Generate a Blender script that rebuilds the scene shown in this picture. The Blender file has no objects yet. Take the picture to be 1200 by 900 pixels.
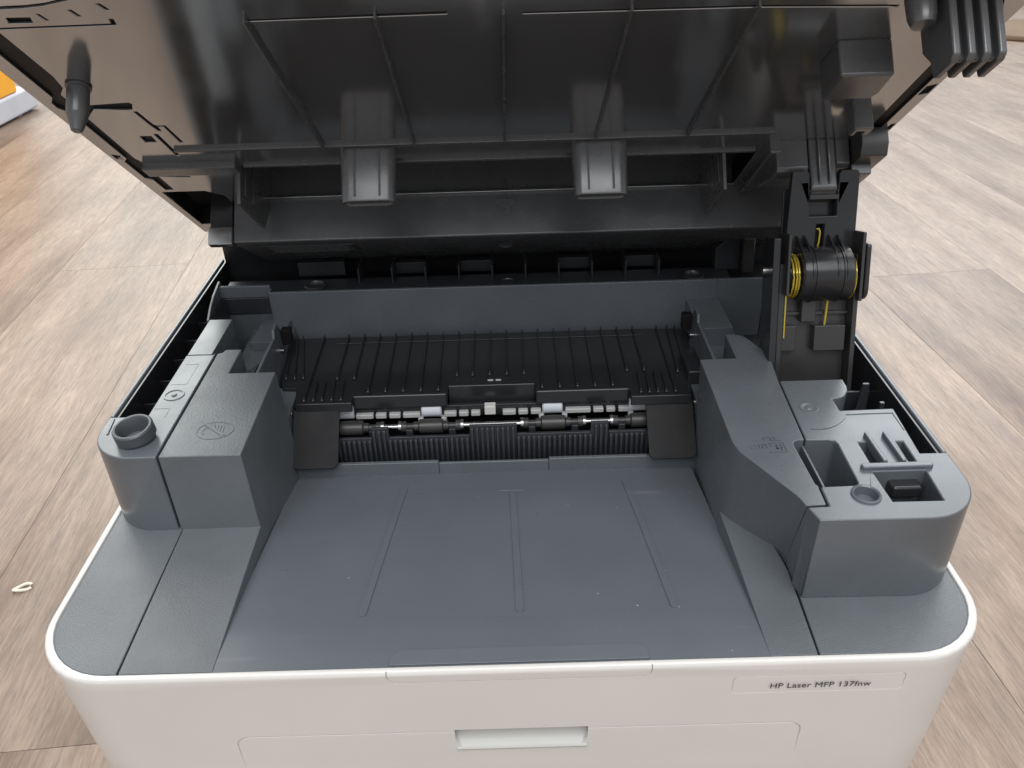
import bpy, bmesh, math, random
from mathutils import Vector, Matrix
R = math.radians
random.seed(7)
sc = bpy.context.scene
col = sc.collection

# ------------------------------------------------------------------ camera, world, lamps, exposure
FLOOR_Z = -165.0          # mm; z = 0 is the white rim of the printer, y = 0 its front face
def W(x, y, z): return Vector((x / 1000.0, (y - 165.0) / 1000.0, (z - FLOOR_Z) / 1000.0))

cam_data = bpy.data.cameras.new('camera')
cam = bpy.data.objects.new('camera', cam_data); col.objects.link(cam)
pitch, yaw, roll = R(32.485), R(-0.196), R(-1.822)
f_ = Vector((math.sin(yaw) * math.cos(pitch), math.cos(yaw) * math.cos(pitch), -math.sin(pitch)))
r_ = Vector((math.cos(yaw), -math.sin(yaw), 0)); u_ = r_.cross(f_)
r2 = math.cos(roll) * r_ + math.sin(roll) * u_; u2 = -math.sin(roll) * r_ + math.cos(roll) * u_
M = Matrix((r2, u2, -f_)).transposed().to_4x4(); M.translation = W(4.94, -216.6, 275.1)
cam.matrix_world = M
cam_data.sensor_width = 36; cam_data.lens = 955.9 / 1200 * 36
cam_data.clip_start = 0.01; cam_data.clip_end = 60
sc.camera = cam

world = bpy.data.worlds.new('World'); sc.world = world; world.use_nodes = True
wb = world.node_tree.nodes['Background']; wb.inputs[0].default_value = (0.95, 0.97, 1.0, 1); wb.inputs[1].default_value = 0.46

def area(name, loc, target, size, power, color, size_y=None):
    l = bpy.data.lights.new(name, 'AREA'); l.energy = power; l.color = color
    l.shape = 'RECTANGLE'; l.size = size; l.size_y = size_y or size
    o = bpy.data.objects.new(name, l); col.objects.link(o)
    o.location = loc; o.rotation_euler = (Vector(target) - Vector(loc)).to_track_quat('-Z', 'Y').to_euler()
    return o
area('ceiling_light', (-1.0, 1.2, 2.5), (-0.5, 0.7, 0), 1.5, 20, (1.0, 0.95, 0.89))
area('ceiling_light', (1.3, 1.2, 2.5), (0.8, 0.7, 0), 1.5, 16, (1.0, 0.96, 0.92))
area('ceiling_light', (0.1, -1.25, 2.4), (0.0, 0.0, 0.15), 2.0, 52, (0.96, 0.97, 1.0))

area('window_light', (-1.7, 3.4, 1.9), (0, 0, 0.2), 2.0, 44, (0.95, 1.0, 0.97), 1.6)
area('window_light', (1.9, 3.4, 2.1), (0, 0, 0.2), 2.0, 44, (0.92, 0.97, 1.0), 1.6)
sc.view_settings.view_transform = 'Standard'; sc.view_settings.look = 'None'
sc.view_settings.exposure = 0.42; sc.view_settings.gamma = 1.0; sc.view_settings.use_curve_mapping = False
sc.render.engine = 'CYCLES'
sc.cycles.max_bounces = 8

# ------------------------------------------------------------------ materials
def new_mat(name):
    m = bpy.data.materials.new(name); m.use_nodes = True
    return m, m.node_tree.nodes, m.node_tree.links, m.node_tree.nodes['Principled BSDF']
def plastic(name, rgb, rough=0.45, ior=1.5, bump=0.0, bump_scale=1800, var=0.12, rvar=0.05, specks=0.0, sss=0.0, metallic=0.0):
    m, n, l, b = new_mat(name)
    b.inputs['IOR'].default_value = ior; b.inputs['Metallic'].default_value = metallic
    tc = n.new('ShaderNodeTexCoord')
    nz = n.new('ShaderNodeTexNoise'); nz.inputs['Scale'].default_value = 22; nz.inputs['Detail'].default_value = 5
    l.new(tc.outputs['Object'], nz.inputs['Vector'])
    mr = n.new('ShaderNodeMapRange'); mr.inputs[3].default_value = 1 - var; mr.inputs[4].default_value = 1 + var
    mr.inputs[1].default_value = 0.3; mr.inputs[2].default_value = 0.7
    l.new(nz.outputs['Fac'], mr.inputs[0])
    mx = n.new('ShaderNodeMix'); mx.data_type = 'RGBA'; mx.blend_type = 'MULTIPLY'; mx.inputs[0].default_value = 1
    mx.inputs[6].default_value = (*rgb, 1); l.new(mr.outputs[0], mx.inputs[7])
    out = mx.outputs[2]
    if specks > 0:                       # dust grains and short scuffs lying on the plastic
        vo = n.new('ShaderNodeTexVoronoi'); vo.inputs['Scale'].default_value = 120; vo.inputs['Randomness'].default_value = 1
        l.new(tc.outputs['Object'], vo.inputs['Vector'])
        lt = n.new('ShaderNodeMath'); lt.operation = 'LESS_THAN'; lt.inputs[1].default_value = 0.055
        l.new(vo.outputs['Distance'], lt.inputs[0])
        gt = n.new('ShaderNodeSeparateColor'); l.new(vo.outputs['Color'], gt.inputs[0])
        g2 = n.new('ShaderNodeMath'); g2.operation = 'GREATER_THAN'; g2.inputs[1].default_value = 1 - specks
        l.new(gt.outputs[0], g2.inputs[0])
        ml = n.new('ShaderNodeMath'); ml.operation = 'MULTIPLY'; l.new(lt.outputs[0], ml.inputs[0]); l.new(g2.outputs[0], ml.inputs[1])
        # hairline scratches: thin bands of a warped noise
        mp = n.new('ShaderNodeMapping'); mp.inputs['Rotation'].default_value = (0, 0, 0.6); mp.inputs['Scale'].default_value = (9, 60, 9)
        l.new(tc.outputs['Object'], mp.inputs[0])
        sn = n.new('ShaderNodeTexNoise'); sn.inputs['Scale'].default_value = 1.0; sn.inputs['Detail'].default_value = 2
        l.new(mp.outputs[0], sn.inputs['Vector'])
        sr = n.new('ShaderNodeMapRange'); sr.inputs[1].default_value = 0.66; sr.inputs[2].default_value = 0.74; sr.inputs[4].default_value = 0.14
        l.new(sn.outputs['Fac'], sr.inputs[0])
        ad = n.new('ShaderNodeMath'); ad.operation = 'ADD'; ad.use_clamp = True
        s5 = n.new('ShaderNodeMath'); s5.operation = 'MULTIPLY'; s5.inputs[1].default_value = 0.6; l.new(ml.outputs[0], s5.inputs[0])
        l.new(s5.outputs[0], ad.inputs[0]); l.new(sr.outputs[0], ad.inputs[1])
        m2 = n.new('ShaderNodeMix'); m2.data_type = 'RGBA'; l.new(ad.outputs[0], m2.inputs[0])
        l.new(out, m2.inputs[6]); m2.inputs[7].default_value = (0.5, 0.5, 0.48, 1)
        out = m2.outputs[2]
    l.new(out, b.inputs['Base Color'])
    rr = n.new('ShaderNodeMapRange'); rr.inputs[1].default_value = 0.3; rr.inputs[2].default_value = 0.7
    rr.inputs[3].default_value = max(0.02, rough - rvar); rr.inputs[4].default_value = rough + rvar
    nz2 = n.new('ShaderNodeTexNoise'); nz2.inputs['Scale'].default_value = 60; nz2.inputs['Detail'].default_value = 4
    l.new(tc.outputs['Object'], nz2.inputs['Vector']); l.new(nz2.outputs['Fac'], rr.inputs[0]); l.new(rr.outputs[0], b.inputs['Roughness'])
    if bump > 0:
        nb = n.new('ShaderNodeTexNoise'); nb.inputs['Scale'].default_value = bump_scale; nb.inputs['Detail'].default_value = 2
        l.new(tc.outputs['Object'], nb.inputs['Vector'])
        bp = n.new('ShaderNodeBump'); bp.inputs['Strength'].default_value = bump; bp.inputs['Distance'].default_value = 0.0003
        l.new(nb.outputs['Fac'], bp.inputs['Height']); l.new(bp.outputs[0], b.inputs['Normal'])
    return m
GREY_T = plastic('slate_textured', (0.112, 0.123, 0.131), 0.38, 1.5, bump=0.6, bump_scale=1400, specks=0)
GREY = plastic('slate_smooth', (0.108, 0.119, 0.130), 0.26, 1.5, bump=0.05, specks=0)
GREY_DECK = plastic('slate_deck', (0.117, 0.1295, 0.143), 0.30, 1.5, bump=0.10, bump_scale=1200, specks=0.22, var=0.05, rvar=0.03)
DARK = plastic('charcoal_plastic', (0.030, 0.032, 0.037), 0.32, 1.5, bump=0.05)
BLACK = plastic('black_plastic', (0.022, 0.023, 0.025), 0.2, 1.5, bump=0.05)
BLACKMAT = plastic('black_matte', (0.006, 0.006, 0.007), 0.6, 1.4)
LID = plastic('lid_gloss', (0.080, 0.083, 0.086), 0.13, 4.6, bump=0.0, rvar=0.02, var=0.08)
LIDSAT = plastic('lid_satin', (0.074, 0.077, 0.080), 0.26, 1.7, bump=0.05)
ARM = plastic('arm_plastic', (0.03, 0.029, 0.028), 0.32, 1.6)
WHITE = plastic('white_plastic', (0.66, 0.64, 0.605), 0.38, 1.5, bump=0.08, bump_scale=1600, var=0.02)
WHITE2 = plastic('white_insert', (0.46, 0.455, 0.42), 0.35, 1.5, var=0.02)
NYLON = plastic('white_nylon', (0.62, 0.64, 0.68), 0.4, 1.5, var=0.05)
PALE = plastic('pale_highlight_and_parts', (0.45, 0.45, 0.44), 0.3, 1.5)  # pale grey parts, and highlights painted on the guide bar
GLOSS = plastic('black_gloss', (0.03, 0.03, 0.032), 0.08, 1.7, rvar=0.02)
INK = plastic('dark_print', (0.03, 0.03, 0.035), 0.5)
STEEL = plastic('steel_pin', (0.38, 0.38, 0.38), 0.3, 1.5, metallic=1.0)
BRASS = plastic('yellow_spring', (0.70, 0.54, 0.07), 0.22, 1.5, metallic=0.6)
RUBBER = plastic('rubber_roller', (0.04, 0.038, 0.036), 0.4)
FLAP = plastic('flap_plastic', (0.012, 0.012, 0.0125), 0.6, 1.33, bump=0.05)
ORANGE = plastic('orange_board', (0.9, 0.42, 0.03), 0.5, var=0.05)
GREYB = plastic('pale_grey_board', (0.55, 0.57, 0.62), 0.5, var=0.04)
BROWN = plastic('brown_coarse', (0.2, 0.14, 0.09), 0.9, bump=0.5, bump_scale=400)
PAPER = plastic('scrap_paper', (0.75, 0.7, 0.6), 0.7)

def wood():
    m, n, l, b = new_mat('plank_wood')
    tc = n.new('ShaderNodeTexCoord'); oi = n.new('ShaderNodeObjectInfo')
    off = n.new('ShaderNodeVectorMath'); off.operation = 'SCALE'; off.inputs[0].default_value = (13.7, 41.3, 7.1)
    l.new(oi.outputs['Random'], off.inputs['Scale'])
    ad = n.new('ShaderNodeVectorMath'); l.new(tc.outputs['Object'], ad.inputs[0]); l.new(off.outputs[0], ad.inputs[1])
    # slow sideways warp so the grain wanders round knots
    wn = n.new('ShaderNodeTexNoise'); wn.inputs['Scale'].default_value = 5.0; wn.inputs['Detail'].default_value = 2
    l.new(ad.outputs[0], wn.inputs['Vector'])
    ws = n.new('ShaderNodeVectorMath'); ws.operation = 'MULTIPLY_ADD'; ws.inputs[1].default_value = (0.012, 0.03, 0)
    l.new(wn.outputs['Color'], ws.inputs[0]); l.new(ad.outputs[0], ws.inputs[2])
    def grain(sx, sy, scale, det, rough=0.6):
        mp = n.new('ShaderNodeMapping'); mp.inputs['Scale'].default_value = (sx, sy, 1)
        l.new(ws.outputs[0], mp.inputs[0])
        t = n.new('ShaderNodeTexNoise'); t.inputs['Scale'].default_value = scale; t.inputs['Detail'].default_value = det; t.inputs['Roughness'].default_value = rough
        l.new(mp.outputs[0], t.inputs['Vector']); return t
    broad = grain(16, 2.2, 1.0, 5)
    mid = grain(120, 11.0, 1.0, 6, 0.7)
    fine = grain(560, 48, 1.0, 4, 0.7)
    blot = n.new('ShaderNodeTexNoise'); blot.inputs['Scale'].default_value = 7; blot.inputs['Detail'].default_value = 6; blot.inputs['Roughness'].default_value = 0.65
    l.new(ad.outputs[0], blot.inputs['Vector'])
    def ramp(src, stops):
        r = n.new('ShaderNodeValToRGB'); e = r.color_ramp.elements
        e[0].position, e[0].color = stops[0][0], (*stops[0][1], 1); e[1].position, e[1].color = stops[-1][0], (*stops[-1][1], 1)
        for p, c in stops[1:-1]:
            k = e.new(p); k.color = (*c, 1)
        l.new(src, r.inputs[0]); return r
    base = ramp(broad.outputs['Fac'], [(0.30, (0.165, 0.105, 0.073)), (0.44, (0.245, 0.172, 0.124)), (0.56, (0.30, 0.222, 0.166)), (0.70, (0.245, 0.180, 0.142))])
    def mul(a, src, lo, hi, p0, p1, mode='MULTIPLY'):
        mr = n.new('ShaderNodeMapRange'); mr.inputs[1].default_value = p0; mr.inputs[2].default_value = p1; mr.inputs[3].default_value = lo; mr.inputs[4].default_value = hi
        l.new(src, mr.inputs[0])
        mx = n.new('ShaderNodeMix'); mx.data_type = 'RGBA'; mx.blend_type = mode; mx.inputs[0].default_value = 1
        l.new(a, mx.inputs[6]); l.new(mr.outputs[0], mx.inputs[7]); return mx.outputs[2]
    c = mul(base.outputs[0], mid.outputs['Fac'], 0.80, 1.13, 0.33, 0.66)
    c = mul(c, fine.outputs['Fac'], 0.72, 1.14, 0.34, 0.62)
    c = mul(c, blot.outputs['Fac'], 0.84, 1.12, 0.35, 0.65)
    # sparse knots: soft brown-grey clouds stretched along the board
    km = n.new('ShaderNodeMapping'); km.inputs['Scale'].default_value = (1.0, 0.55, 1.0); l.new(ws.outputs[0], km.inputs[0])
    kv = n.new('ShaderNodeTexVoronoi'); kv.inputs['Scale'].default_value = 4.2; l.new(km.outputs[0], kv.inputs['Vector'])
    kn = n.new('ShaderNodeTexNoise'); kn.inputs['Scale'].default_value = 38; kn.inputs['Detail'].default_value = 5; l.new(ad.outputs[0], kn.inputs['Vector'])
    ka = n.new('ShaderNodeMath'); ka.operation = 'MULTIPLY_ADD'; ka.inputs[1].default_value = 0.35; l.new(kn.outputs['Fac'], ka.inputs[0]); l.new(kv.outputs['Distance'], ka.inputs[2])
    kr = n.new('ShaderNodeMapRange'); kr.inputs[1].default_value = 0.21; kr.inputs[2].default_value = 0.36; kr.inputs[3].default_value = 0.62; kr.inputs[4].default_value = 0.0; l.new(ka.outputs[0], kr.inputs[0])
    kx = n.new('ShaderNodeMix'); kx.data_type = 'RGBA'; kx.inputs[7].default_value = (0.17, 0.118, 0.092, 1)
    l.new(kr.outputs[0], kx.inputs[0]); l.new(c, kx.inputs[6]); c = kx.outputs[2]
    # pale limed pores
    lime = ramp(grain(230, 12, 1.0, 5, 0.6).outputs['Fac'], [(0.60, (0, 0, 0)), (0.70, (1, 1, 1))])
    mx = n.new('ShaderNodeMix'); mx.data_type = 'RGBA'; mx.inputs[7].default_value = (0.42, 0.34, 0.285, 1)
    lm = n.new('ShaderNodeMath'); lm.operation = 'MULTIPLY'; lm.inputs[1].default_value = 0.30; l.new(lime.outputs[0], lm.inputs[0])
    l.new(lm.outputs[0], mx.inputs[0]); l.new(c, mx.inputs[6]); c = mx.outputs[2]
    # plank to plank tone
    c = mul(c, oi.outputs['Random'], 0.84, 1.0, 0, 1)
    l.new(c, b.inputs['Base Color'])
    b.inputs['Roughness'].default_value = 0.44; b.inputs['IOR'].default_value = 1.55
    bp = n.new('ShaderNodeBump'); bp.inputs['Strength'].default_value = 0.35; bp.inputs['Distance'].default_value = 0.0006
    l.new(fine.outputs['Fac'], bp.inputs['Height']); l.new(bp.outputs[0], b.inputs['Normal'])
    return m
WOOD = wood()

# ------------------------------------------------------------------ helpers
def tag(o, label=None, cat=None, group=None, kind=None):
    if label: o['label'] = label
    if cat: o['category'] = cat
    if group: o['group'] = group
    if kind: o['kind'] = kind
    return o
def link(name, me, mat, parent=None, bevel=0.0, seg=2, angle=35):
    me.materials.clear(); me.materials.append(mat)
    for p in me.polygons: p.use_smooth = True
    me.set_sharp_from_angle(angle=R(angle))
    o = bpy.data.objects.new(name, me); col.objects.link(o)
    if parent is not None: o.parent = parent
    if bevel > 0:
        b = o.modifiers.new('bevel', 'BEVEL'); b.width = bevel / 1000.0; b.segments = seg
        b.limit_method = 'ANGLE'; b.angle_limit = R(angle); b.harden_normals = True; b.use_clamp_overlap = True
    return o
def bm_link(name, bm, mat, parent=None, bevel=0.0, seg=2, angle=35):
    bmesh.ops.recalc_face_normals(bm, faces=bm.faces[:])
    me = bpy.data.meshes.new(name); bm.to_mesh(me); bm.free()
    return link(name, me, mat, parent, bevel, seg, angle)
TH = math.atan(0.81); CT, ST = math.cos(TH), math.sin(TH)
def LP(x, s, h):          # lid frame: s runs from the hinge to the lid's front, h stands out of its underside
    return W(x, 330 - s * CT - h * ST, 54.2 + s * ST - h * CT)
AV = Vector((0, 35, 110)).normalized(); AF = Vector((0, -110, 35)).normalized()
def AP(x, a, d):          # hinge arm frame: a runs up the arm, d stands out towards the front
    return W(x, 165 + a * AV.y + d * AF.y, 20 + a * AV.z + d * AF.z)
def FR(x, z, d):          # on the front face: d stands out towards the front
    return W(x, -d, z)

def add_prism(bm, outer, w0, w1, fr=W, holes=()):
    """prism of a polygon (with holes) from w0 to w1 in the frame fr"""
    def cap(w):
        edges = []; rings = []
        for loop in [outer] + list(holes):
            vs = [bm.verts.new(fr(u, v, w)) for u, v in loop]; rings.append(vs)
            for i in range(len(vs)): edges.append(bm.edges.new((vs[i], vs[(i + 1) % len(vs)])))
        if holes: bmesh.ops.triangle_fill(bm, use_beauty=True, use_dissolve=False, edges=edges)
        else: bm.faces.new(rings[0])
        return rings
    a, b = cap(w0), cap(w1)
    for ra, rb in zip(a, b):
        for i in range(len(ra)):
            j = (i + 1) % len(ra); bm.faces.new((ra[i], ra[j], rb[j], rb[i]))
def prism(name, outer, w0, w1, mat, parent, fr=W, holes=(), bevel=0.5, seg=2):
    bm = bmesh.new(); add_prism(bm, outer, w0, w1, fr, holes)
    return bm_link(name, bm, mat, parent, bevel, seg)
def loft(name, layers, mat, parent, bevel=0.5, seg=2):
    """closed body through polygons of equal length, given as (polygon, z) from the bottom up"""
    bm = bmesh.new(); rings = [[bm.verts.new(W(x, y, z)) for x, y in poly] for poly, z in layers]
    for a, b in zip(rings, rings[1:]):
        for i in range(len(a)): bm.faces.new((a[i], a[(i + 1) % len(a)], b[(i + 1) % len(a)], b[i]))
    bm.faces.new(rings[0]); bm.faces.new(rings[-1])
    return bm_link(name, bm, mat, parent, bevel, seg)
def rect(x0, x1, y0, y1): return [(x0, y0), (x1, y0), (x1, y1), (x0, y1)]
def add_box(bm, x0, x1, y0, y1, z0, z1, fr=W): add_prism(bm, rect(x0, x1, y0, y1), z0, z1, fr)
def box(name, x0, x1, y0, y1, z0, z1, mat, parent, fr=W, bevel=0.4, seg=2):
    bm = bmesh.new(); add_box(bm, x0, x1, y0, y1, z0, z1, fr); return bm_link(name, bm, mat, parent, bevel, seg)
def arc(cx, cy, r, a0, a1, n=8, ry=None):
    ry = r if ry is None else ry
    return [(cx + r * math.cos(R(a0 + (a1 - a0) * i / n)), cy + ry * math.sin(R(a0 + (a1 - a0) * i / n))) for i in range(n + 1)]
def rrect(x0, x1, y0, y1, r, n=6):
    rs = r if isinstance(r, (tuple, list)) else (r, r, r, r)       # order: x0y0, x1y0, x1y1, x0y1
    p = []
    for (cx, cy, a), q in zip(((x0, y0, 180), (x1, y0, 270), (x1, y1, 0), (x0, y1, 90)), rs):
        if q <= 0: p.append((cx, cy)); continue
        ox = cx + (q if cx == x0 else -q); oy = cy + (q if cy == y0 else -q)
        p += arc(ox, oy, q, a, a + 90, n)
    return p
def add_lathe(bm, prof, origin, axis, n=28, closed=False):
    """profile of (radius, position along axis) in mm around an axis"""
    axis = Vector(axis).normalized(); t = Vector((0, 0, 1)) if abs(axis.z) < 0.9 else Vector((1, 0, 0))
    e1 = axis.cross(t).normalized(); e2 = axis.cross(e1); rings = []
    for r, q in prof:
        c = origin + axis * (q / 1000.0)
        if r <= 1e-6: rings.append([bm.verts.new(c)])
        else: rings.append([bm.verts.new(c + (e1 * math.cos(2 * math.pi * i / n) + e2 * math.sin(2 * math.pi * i / n)) * (r / 1000.0)) for i in range(n)])
    pairs = list(zip(rings, rings[1:]))
    if closed: pairs.append((rings[-1], rings[0]))
    for a, b in pairs:
        for i in range(n):
            j = (i + 1) % n
            if len(a) == 1 and len(b) == 1: continue
            if len(a) == 1: bm.faces.new((a[0], b[i], b[j]))
            elif len(b) == 1: bm.faces.new((a[i], a[j], b[0]))
            else: bm.faces.new((a[i], a[j], b[j], b[i]))
def lathe(name, prof, origin, axis, mat, parent, n=28, closed=False, angle=35):
    bm = bmesh.new(); add_lathe(bm, prof, origin, axis, n, closed); return bm_link(name, bm, mat, parent, 0, 2, angle)
def add_tube(bm, pts, r, n=8):
    prev = None
    for i, p in enumerate(pts):
        d = (pts[min(i + 1, len(pts) - 1)] - pts[max(i - 1, 0)]).normalized()
        t = Vector((0, 0, 1)) if abs(d.z) < 0.9 else Vector((1, 0, 0))
        e1 = d.cross(t).normalized(); e2 = d.cross(e1)
        ring = [bm.verts.new(p + (e1 * math.cos(2 * math.pi * k / n) + e2 * math.sin(2 * math.pi * k / n)) * (r / 1000.0)) for k in range(n)]
        if prev:
            for k in range(n): bm.faces.new((prev[k], prev[(k + 1) % n], ring[(k + 1) % n], ring[k]))
        else: bm.faces.new(ring[::-1])
        prev = ring
    bm.faces.new(prev)
def tube(name, pts, r, mat, parent, n=8):
    bm = bmesh.new(); add_tube(bm, pts, r, n); return bm_link(name, bm, mat, parent)
def cut(o, cutters):
    """apply boolean differences for good and remove the cutters"""
    for c in cutters:
        md = o.modifiers.new('cut', 'BOOLEAN'); md.operation = 'DIFFERENCE'; md.object = c; md.solver = 'EXACT'
    bpy.context.view_layer.update()
    dg = bpy.context.evaluated_depsgraph_get()
    me = bpy.data.meshes.new_from_object(o.evaluated_get(dg))
    o.modifiers.clear(); old = o.data; o.data = me; bpy.data.meshes.remove(old)
    for c in cutters: bpy.data.objects.remove(c, do_unlink=True)
    for p in o.data.polygons: p.use_smooth = True
    o.data.set_sharp_from_angle(angle=R(30))
def text(name, body, size, mat, parent, fr, x, v, w, depth=0.05, shear=0.0):
    """lettering as a thin mesh laid in a frame at (x, v), standing w proud"""
    cu = bpy.data.curves.new(name, 'FONT'); cu.body = body; cu.size = size; cu.extrude = depth; cu.shear = shear; cu.space_character = 1.05
    t = bpy.data.objects.new(name, cu); col.objects.link(t); bpy.context.view_layer.update()
    me = bpy.data.meshes.new_from_object(t.evaluated_get(bpy.context.evaluated_depsgraph_get()))
    bpy.data.objects.remove(t, do_unlink=True)
    for vv in me.vertices: vv.co = fr(x + vv.co.x, v + vv.co.y, w + vv.co.z)
    return link(name, me, mat, parent)

# ------------------------------------------------------------------ the floor, plank by plank
floor_me = bpy.data.meshes.new('floor')
fz = -9.0 / 1000
floor_me.from_pydata([(-5, -3, fz), (5, -3, fz), (5, 6, fz), (-5, 6, fz)], [], [(0, 1, 2, 3)])
floor = tag(link('floor', floor_me, BROWN), kind='structure')
PW, PL, PA = 169.5, 1290.0, R(4.3)
bm = bmesh.new()
add_prism(bm, rect(-PW / 2 + 0.12, PW / 2 - 0.12, -PL / 2 + 0.12, PL / 2 - 0.12), -8, 0, fr=lambda x, y, z: Vector((x / 1000, y / 1000, z / 1000)))
plank = bm_link('plank', bm, WOOD, floor, bevel=0.3)
first = True
ca, sa = math.cos(PA), math.sin(PA)
U0 = -366.0                # seam of the plank row beside the printer's left side
n_pl = 0
JOINT = {3: 240, 4: 20, 5: 700, 6: 1230, 7: 1590, -3: 420, -2: 250, -1: -420}
for k in range(-16, 17):
    uc = U0 + (k + 0.5) * PW
    st = JOINT.get(k, None)
    v0 = (st - 40 if st is not None else random.uniform(0, PL))
    v0 = (v0 % PL) - PL
    while v0 < 4600:
        vc = v0 + PL / 2
        x, y = uc * ca - vc * sa, uc * sa + vc * ca
        if vc > -2100 and abs(x) < 3200 + 0.25 * max(0, y):
            o = plank if first else plank.copy()
            if not first: col.objects.link(o)
            o.location = W(x, y, FLOOR_Z); o.rotation_euler = (0, 0, PA + (math.pi if random.random() < 0.5 else 0))
            first = False; n_pl += 1
        v0 += PL
# ------------------------------------------------------------------ the printer
P = bpy.data.objects.new('printer', None); col.objects.link(P); P.empty_display_size = 0.1
tag(P, 'white and slate grey laser printer standing open on the wooden floor', 'printer')

# white casing: closed shell, then grooves cut
def ring(i, z, bot=0.0): return [W(x, y, z) for x, y in rrect(-203 + i, 203 - i, 0 + i * 0.9, 332 - i, (36 - i * .6, 36 - i * .6, 14, 14), 10)]
bm = bmesh.new()
prof = [(9.0, -165), (6.0, -150), (2.2, -60), (0.5, -8), (0.0, -2.2), (0.25, -1.0), (0.8, -0.3), (1.5, -0.02), (2.7, 0.0), (3.3, -0.3), (3.6, -1.1), (3.7, -48)]
rings = [[bm.verts.new(p) for p in ring(i, z)] for i, z in prof]
for a, b in zip(rings, rings[1:]):
    for i in range(len(a)): bm.faces.new((a[i], a[(i + 1) % len(a)], b[(i + 1) % len(a)], b[i]))
bm.faces.new(rings[0]); bm.faces.new(rings[-1])
casing = bm_link('casing', bm, WHITE, P)
casing['label'] = 'white casing with tray door and model plate'
def frame_cutter(outer, inner, d0, d1):
    return prism('cutter', outer, d0, d1, WHITE, None, fr=FR, holes=[inner], bevel=0)
c1 = frame_cutter(rrect(-121, 125.5, -140, -41.2, 6), rrect(-120.2, 124.7, -139, -42.05, 5.5), -2.2, 6)
c2 = prism('cutter', rrect(-25.5, 32.5, -55.5, -40.5, (9, 9, 0.5, 0.5)), -11, 6, WHITE, None, fr=FR, bevel=0)
c3 = frame_cutter(rrect(91.5, 163, -20.3, -9.0, 2.5), rrect(91.95, 162.55, -19.85, -9.45, 2.1), -0.95, 6)
c4 = frame_cutter(rrect(-51, 57.8, -7.0, 20, 4.5), rrect(-50.4, 57.2, -6.4, 19, 4.0), -1.0, 6)
cut(casing, [c1, c2, c3, c4])
# handle pocket lining and its lip
bm = bmesh.new()
prf = [(-2.4, -55.3), (-1.3, -55.0), (-1.0, -54.0), (-1.9, -52.9), (-4, -51.6), (-8.5, -46.5), (-10, -41), (-10.6, -41), (-10.6, -55.3)]
L0 = [bm.verts.new(FR(-25.3, z, d)) for d, z in prf]; L1 = [bm.verts.new(FR(32.3, z, d)) for d, z in prf]
for i in range(len(prf)):
    j = (i + 1) % len(prf); bm.faces.new((L0[i], L0[j], L1[j], L1[i]))
bm.faces.new(L0); bm.faces.new(L1)
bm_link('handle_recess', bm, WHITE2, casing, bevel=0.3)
text('model_lettering', 'HP Laser MFP 137fnw', 4.45, INK, casing, FR, 107.0, -16.4, 0.10, depth=0.05)

# dark well under everything so that no gap shows the floor
box('inner_chassis', -196, 196, 165, 326, -47, -40, BLACKMAT, P, bevel=0)

# --- front corner decks (z = 0 level)
def deckring(n=10): return arc(-199.2 + 32.5, 3.6 + 32.5, 32.5, 180, 270, n)
corner = deckring()
prism('corner_deck', [(-199.2, 120)] + corner + [(-162.0, 3.6), (-163.6, 120)], -6, -0.7, GREY_T, P, bevel=0.5)
rc = arc(199.2 - 32.5, 3.6 + 32.5, 32.5, 270, 360, 10)
prism('corner_deck', [(126.6, 3.6)] + rc + [(199.2, 120), (130, 120), (129.2, 60)], -6, -0.7, GREY_T, P, bevel=0.5)

# --- output tray: deck with its two side shelves
DZ = [(3.6, -0.9), (12, -1.0), (25, -2.2), (45, -5.0), (70, -8.8), (100, -13.6), (130, -18.8), (159, -24.3)]
def deck_z(y):
    for (a, za), (b, zb) in zip(DZ, DZ[1:]):
        if y <= b: return za + (zb - za) * (y - a) / (b - a)
    return DZ[-1][1]
bm = bmesh.new()
ys = [3.6 + (159 - 3.6) * i / 48 for i in range(49)]; xs = [-123.4 + (106.4 + 123.4) * i / 20 for i in range(21)]
g = [[bm.verts.new(W(x, y, deck_z(y))) for x in xs] for y in ys]
for i in range(48):
    for j in range(20): bm.faces.new((g[i][j], g[i][j + 1], g[i + 1][j + 1], g[i + 1][j]))
ext = bmesh.ops.extrude_face_region(bm, geom=bm.faces[:])
for v in [e for e in ext['geom'] if isinstance(e, bmesh.types.BMVert)]: v.co.z -= 0.003
tray = bm_link('output_tray', bm, GREY_DECK, P, angle=50)
tray['label'] = 'sloping grey output tray with shallow guide tracks'
prism('tray_shelf', [(-161.2, 3.6), (-122.2, 3.6), (-123.4, 60), (-123.9, 92), (-162.8, 92)], -29, -0.6, GREY_T, P, bevel=0.45)
prism('tray_shelf', [(106.3, 3.6), (125.9, 3.6), (127.6, 50), (126.6, 60), (125.4, 68), (112, 83), (105.6, 93), (106.0, 60)], -29, -0.6, GREY_T, P, bevel=0.45)
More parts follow.
